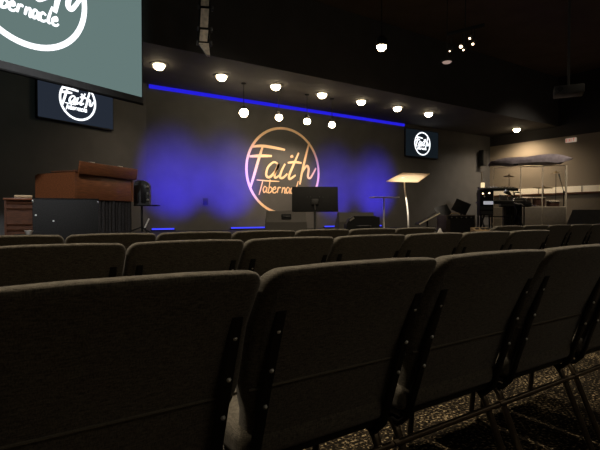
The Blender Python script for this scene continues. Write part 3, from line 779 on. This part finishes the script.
m = MB(); m.loft([[Vector((x, y, z)) for y, z in ((-.17, 0), (.17, 0), (.17, hb_), (.12, hb_+.02), (-.17, .06))] for x, hb_ in ((-.27, .26), (.40, .12))]); m.build('casing', M['darkgrey'], mc, smooth=False)
for i in range(6):
    x = -.20+.10*i; hh_ = .26-.14*(x+.27)/.67
    MB().box((x, -.02, .06+hh_*.5), (.016, .16, .012), rot=(math.atan2(hh_-.04, .29), 'X')).build('fader', M['silver' if i % 2 else 'darkgrey'], mc, smooth=False)
    MB().lathe((x+.03, .07, .06+hh_*.72), [(.012, 0), (.010, .02), (0, .021)], 8).build('knob', M['silver'], mc)

# ------------------------------------------------------------------ drum shield and kit
TS = 12.0
RZD = R(-52)
o0 = at(531, 229, TS)
ds = thing('drum_shield', 'clear panelled drum shield under a grey cloth canopy', 'drum shield', (o0.x, o0.y, ZS), RZD)
ex = Vector((math.cos(RZD), math.sin(RZD)))
def ray(px):
    u = (px-300)/470.0; return Vector((S33+u*C33, C33-u*S33))
def lx(px):
    r = ray(px); den = ex.x*r.y-ex.y*r.x
    return -(o0.x*r.y-o0.y*r.x)/den
def lz(py, px):
    q = Vector((o0.x, o0.y))+ex*lx(px); t = q.x*S33+q.y*C33
    return EYE+(216-py)/470*t-ZS
ztop = lz(166.5, 531); zmid = lz(207, 531)
edges = [493, 520, 542, 566]
for a, b_ in zip(edges, edges[1:]):
    MB().box(((lx(a)+lx(b_))/2, 0, (ztop+zmid)/2), (lx(b_)-lx(a)-.02, .008, ztop-zmid-.01)).build('clear_panel', M['acrylic'], ds, smooth=False)
    MB().box(((lx(a)+lx(b_))/2, 0, zmid/2), (lx(b_)-lx(a)-.02, .05, zmid-.02)).build('lower_baffle', M['baffle'], ds, smooth=False)
for a in edges:
    MB().box((lx(a), 0, ztop/2), (.024, .03, ztop)).build('hinge_channel', M['channel'], ds, smooth=False)
for z in (ztop, zmid): MB().box(((lx(493)+lx(566))/2, 0, z), (lx(566)-lx(493), .02, .02)).build('rail', M['channel'], ds, smooth=False)
for sx, xa in ((-1, lx(493)), (1, lx(566))):
    MB().box((xa+sx*.11, .60, (ztop+zmid)/2), (.008, 1.18, ztop-zmid), rot=(R(-10.4*sx), 'Z')).build('side_panel', M['acrylic'], ds, smooth=False)
    MB().box((xa+sx*.22, 1.2, ztop/2), (.024, .028, ztop)).build('hinge_channel', M['channel'], ds, smooth=False)
# wavy canopy
xs = [491, 498, 506, 513, 519, 526, 534, 540, 547, 554, 560, 566, 571]
tp = [161.5, 159.5, 158.2, 158.0, 157.5, 157.2, 156.2, 155.2, 154.6, 154.6, 155.4, 157.0, 158.6]
bt = [162.4, 163.0, 163.8, 164.4, 163.8, 163.4, 162.8, 162.8, 162.6, 163.4, 163.0, 161.6, 159.6]
X_ = smooth_pts([(lx(x), lz(a, x), lz(b_, x)) for x, a, b_ in zip(xs, tp, bt)], 4)
rings = []
for v in X_:
    dt = v.y-v.z
    rings.append([Vector((v.x, -.12, v.z)), Vector((v.x, -.14, v.z+dt*.5)), Vector((v.x, -.08, v.y)), Vector((v.x, .5, v.y+.03)), Vector((v.x, 1.15, v.y)), Vector((v.x, 1.25, v.y-dt*.5)), Vector((v.x, 1.2, v.z+.06)), Vector((v.x, .5, v.z+.07))])
MB().loft(rings).build('canopy', M['canopy'], ds, angle=50)
MB().lathe((lx(515), -.05, lz(166.2, 515)), [(0, 0), (.05, .01), (.06, .05), (.02, .07)], 12).build('hanging_clip', M['black'], ds)

def world_in(px, py, t): return at(px, py, t)
def cymbal(px, py, t, rad, label, tilt=8, boomy=False):
    p = at(px, py, t)
    r = thing('cymbal', label, 'cymbal', (p.x, p.y, ZS), R(-33.9), 'cymbals of the drum kit')
    h = p.z-ZS
    mm = Matrix.Rotation(R(tilt), 4, 'Y')
    MB().lathe((0, 0, h), [(rad, -.012), (rad*.55, .0), (rad*.24, .010), (rad*.16, .028), (0, .034), (0, .030), (rad*.15, .022), (rad*.5, -.006), (rad, -.016)], 28, rot=mm).build('bronze_disc', M['brass'], r)
    MB().tube([(0, 0, .08), (0, 0, h+.05)], .009, 8).build('pole', M['black'], r)
    MB().lathe((0, 0, h+.03), [(.014, 0), (.014, .025), (0, .03)], 10).build('wing_nut', M['chrome'], r)
    for a in (90, 210, 330): MB().tube([(0, 0, .25), (.14*math.cos(R(a)), .14*math.sin(R(a)), .012)], .009, 8).build('leg', M['black'], r)
    return r
cymbal(508.7, 176, 12.7, .13, 'small dark cymbal high at the left of the drum kit', 5)
cymbal(555.5, 172.7, 13.45, .13, 'small dark cymbal high at the right of the drum kit', -8)
cymbal(543, 187.5, 13.25, .26, 'wide ride cymbal in the middle of the drum kit', 2)
def drum(name, px, py, t, rad, dep, label, mount, lie=False):
    p = at(px, py, t)
    r = thing(name, label, 'drum', (p.x, p.y, ZS), R(-33.9), 'drums behind the clear shield')
    h = p.z-ZS
    rot = Matrix.Rotation(R(90), 4, 'X') if lie else Matrix.Rotation(R(8), 4, 'X')
    MB().lathe((0, 0, h), [(rad, -dep/2), (rad, dep/2)], 28, rot=rot).build('shell', M['drum'], r)
    MB().lathe((0, 0, h), [(rad*.98, dep/2), (rad*.98, dep/2+.004)], 28, rot=rot).build('drum_head', M['skin'], r)
    for e in (-1, 1): MB().lathe((0, 0, h), [(rad+.001, e*dep/2-.012), (rad+.013, e*dep/2-.012), (rad+.013, e*dep/2+.012), (rad+.001, e*dep/2+.012)], 28, rot=rot).build('hoop', M['chrome'], r)
    if mount == 'legs':
        for a in (30, 150, 270): MB().tube([((rad+.01)*math.cos(R(a)), (rad+.01)*math.sin(R(a)), h), ((rad+.03)*math.cos(R(a)), (rad+.03)*math.sin(R(a)), .01)], .009, 8).build('leg', M['chrome'], r)
    elif mount == 'spurs':
        for s_ in (-1, 1): MB().tube([(s_*rad*.9, -.1, h*.8), (s_*(rad+.12), -.14, .01)], .009, 8).build('leg', M['chrome'], r)
    else:
        MB().tube([(0, 0, .1), (0, 0, h-dep*.45)], .012, 8).build('pole', M['chrome'], r)
        for a in (90, 210, 330): MB().tube([(0, 0, .16), (.12*math.cos(R(a)), .12*math.sin(R(a)), .012)], .009, 8).build('leg', M['chrome'], r)
    return r
drum('tom_drum', 525.5, 201, 12.6, .13, .17, 'dark tom drum behind the left clear panel', 'stand')
drum('tom_drum', 538.5, 201.5, 12.55, .15, .19, 'dark tom drum behind the middle clear panel', 'stand')
drum('snare_drum', 552.5, 204, 12.55, .16, .14, 'shallow snare drum behind the right clear panel', 'stand')
p = at(563.5, 229, 12.9)
b1 = boom((p.x, p.y, ZS), R(-33.9+180), at(0, 192, 12.9).z-ZS, .10, .34, 'boom microphone stand at the right end of the drum shield')
# ------------------------------------------------------------------ fittings on walls and ceiling
p = at(481.3, 159.5, 15.2)
sp = thing('wall_speaker', 'small black speaker high on the dark wall near the beige corner', 'speaker', (13.95, YW, at(0, 159.5, 16.2).z), 0)
MB().box((0, -.17, 0), (.20, .18, .52), r=.01).build('cabinet', M['black'], sp)
MB().box((0, -.265, 0), (.17, .01, .48)).build('grille', M['grille'], sp, smooth=False)
MB().box((0, -.04, 0), (.06, .08, .10)).build('wall_bracket', M['darkgrey'], sp, smooth=False)
p = at(430, 205, 13.9)
es = thing('exit_sign', 'small pale lit exit sign at the top of the beige wall', 'sign', (XR, 7.17, 3.24), R(-90))
# faces into the room (-X)
MB().box((0, -.04, 0), (.30, .06, .125), r=.006).build('casing', M['exitw'], es)
def exit_letters(parent):
    m = []
    x = -.125; h = .085; w = .045; s_ = .012
    L = {'E': [((x, -h/2), (x, h/2)), ((x, h/2), (x+w, h/2)), ((x, 0), (x+w*.8, 0)), ((x, -h/2), (x+w, -h/2))]}
    def seg(lst):
        mb = MB()
        for a, b_ in lst: mb.ribbon([a, b_], s_, -.071, .003)
        mb.build('letter', M['exitr'], parent, smooth=False)
    seg(L['E']); x = -.055
    seg([((x, -h/2), (x+w, h/2)), ((x, h/2), (x+w, -h/2))]); x = .02
    seg([((x, -h/2), (x, h/2))]); x = .065
    seg([((x, h/2), (x+.055, h/2)), ((x+.0275, h/2), (x+.0275, -h/2))])
exit_letters(es)

# cluster of small track spots on the house ceiling and one dull recessed lamp
p = at(464, 46, 7.6); ZT = p.z+.26
tr = thing('track_light', 'dark ceiling track with small glinting spot lamps right of the lone spotlight', 'light', (p.x, p.y, ZT), R(-33.9-40))
MB().tube([(0, 0, 0), (0, 0, ZC-ZT)], .008, 6).build('rod', M['black'], tr)
MB().box((0, 0, -.02), (.6, .04, .04)).build('track', M['black'], tr, smooth=False)
tri = (Matrix.Translation((p.x, p.y, ZT)) @ Matrix.Rotation(R(-73.9), 4, 'Z')).inverted()
for (px, py, rr, t_) in ((459.7, 48, .026, 7.7), (462.3, 51.2, .014, 7.7), (468.4, 39.8, .016, 7.45), (471.6, 45.4, .018, 7.45), (448.7, 52.4, .011, 7.9)):
    a = tri @ at(px, py, t_)
    h_ = MB(); h_.tube([(a.x, a.y+.10, a.z+.06), (a.x, a.y+.012, a.z+.012)], [.03, .036], 12); hd = h_.build('lamp_head', M['black'], tr)
    MB().tube([(a.x, a.y+.08, a.z+.06), (a.x, a.y+.08, -.02)], .008, 6).build('stem', M['black'], hd)
    MB().lathe(a, [(0, -rr), (rr*.8, -rr*.6), (rr, 0), (rr*.8, rr*.6), (0, rr)], 12).build('lens', M['glint'], hd)
p = at(446, 63, 7.9)
rl = thing('recessed_lamp', 'dull pink recessed ceiling lamp left of the track lights', 'light', (p.x, p.y, p.z), 0)
MB().lathe((0, 0, .0), [(.085, 0), (.105, 0), (.105, .03), (.085, .03)], 20).build('trim_ring', M['black'], rl)
MB().lathe((0, 0, .0), [(.08, .004), (.06, -.018), (0, -.025)], 20).build('lens', M['dull'], rl)
MB().tube([(0, 0, .005), (0, 0, ZC-p.z)], .006, 8).build('stem', M['black'], rl)
p = at(567, 92, 9.0)
pj = thing('projector', 'barely visible dark projector hanging from the ceiling at upper right', 'projector', (p.x, p.y, p.z), R(-60))
MB().box((0, 0, 0), (.5, .4, .16), r=.02).build('casing', M['darkgrey'], pj)
MB().tube([(0, 0, .08), (0, 0, ZC-p.z)], .025, 10).build('pole', M['darkgrey'], pj)
MB().tube([(-.15, -.19, 0), (-.15, -.25, 0)], .05, 16).build('lens', M['blackgl'], pj)
MB().box((0, 0, ZC-p.z-.015), (.2, .2, .03)).build('ceiling_plate', M['darkgrey'], pj, smooth=False)

# ------------------------------------------------------------------ lights
def area(loc, target, power, col, sx, sy, name='rear_fill'):
    L = bpy.data.lights.new(name, 'AREA'); L.energy = power; L.color = col; L.shape = 'RECTANGLE'; L.size = sx; L.size_y = sy
    o = bpy.data.objects.new(name, L); C.objects.link(o); o.location = loc
    o.rotation_euler = (Vector(target)-Vector(loc)).to_track_quat('-Z', 'Y').to_euler(); return o
# house downlights above the seating (ceiling, outside the frame)
for x, y, pw in ((.8, 2.3, 300), (3.2, 2.6, 270), (5.4, 2.4, 130), (-1.6, 2.3, 230), (9.5, 3.0, 30)):
    add_spot((x, y, ZC-.05), (x, y, 0), pw, (1, .83, .60), 110, .7, .12, name='house_downlight')
# unseen spots added under the house ceiling to brighten the stage
for x, tx, pw, cl in ((-.5, .3, 880, (.95, .97, 1)), (3.0, 3.6, 90, (1, .88, .74)), (7.0, 7.0, 25, (1, .86, .70)), (10.6, 13.6, 700, (1, .90, .76))):
    add_spot((x, 3.3, ZC-.1), (tx, 9.0, .9), pw, cl, 46, .9, .15, name='stage_fill')
# soft fill added behind the seats to lift the chair backs
area((2.5, -2.6, ZC-.1), (2.5, 2, .6), 22, (1, .86, .66), 4, 2.5)
area((9.5, -2.0, ZC-.1), (9, 3, .6), 20, (1, .86, .66), 3, 2.5)

w = bpy.data.worlds.new('World'); bpy.context.scene.world = w; w.use_nodes = True
w.node_tree.nodes['Background'].inputs[0].default_value = (1, .85, .68, 1); w.node_tree.nodes['Background'].inputs[1].default_value = .0

# ------------------------------------------------------------------ camera
cd = bpy.data.cameras.new('Camera'); cd.sensor_width = 36; cd.lens = 36*470/600; cd.clip_start = .02
cam = bpy.data.objects.new('Camera', cd); C.objects.link(cam)
cam.location = (0, 0, EYE); cam.rotation_euler = (R(90-1.1), 0, R(-33.9))
sc = bpy.context.scene; sc.camera = cam
sc.view_settings.view_transform = 'Standard'; sc.view_settings.look = 'None'; sc.view_settings.gamma = 1; sc.view_settings.use_curve_mapping = False
sc.view_settings.exposure = 0.15
sc.cycles.use_denoising = True
sc.cycles.max_bounces = 8; sc.cycles.transparent_max_bounces = 16
sc.cycles.sample_clamp_indirect = 3
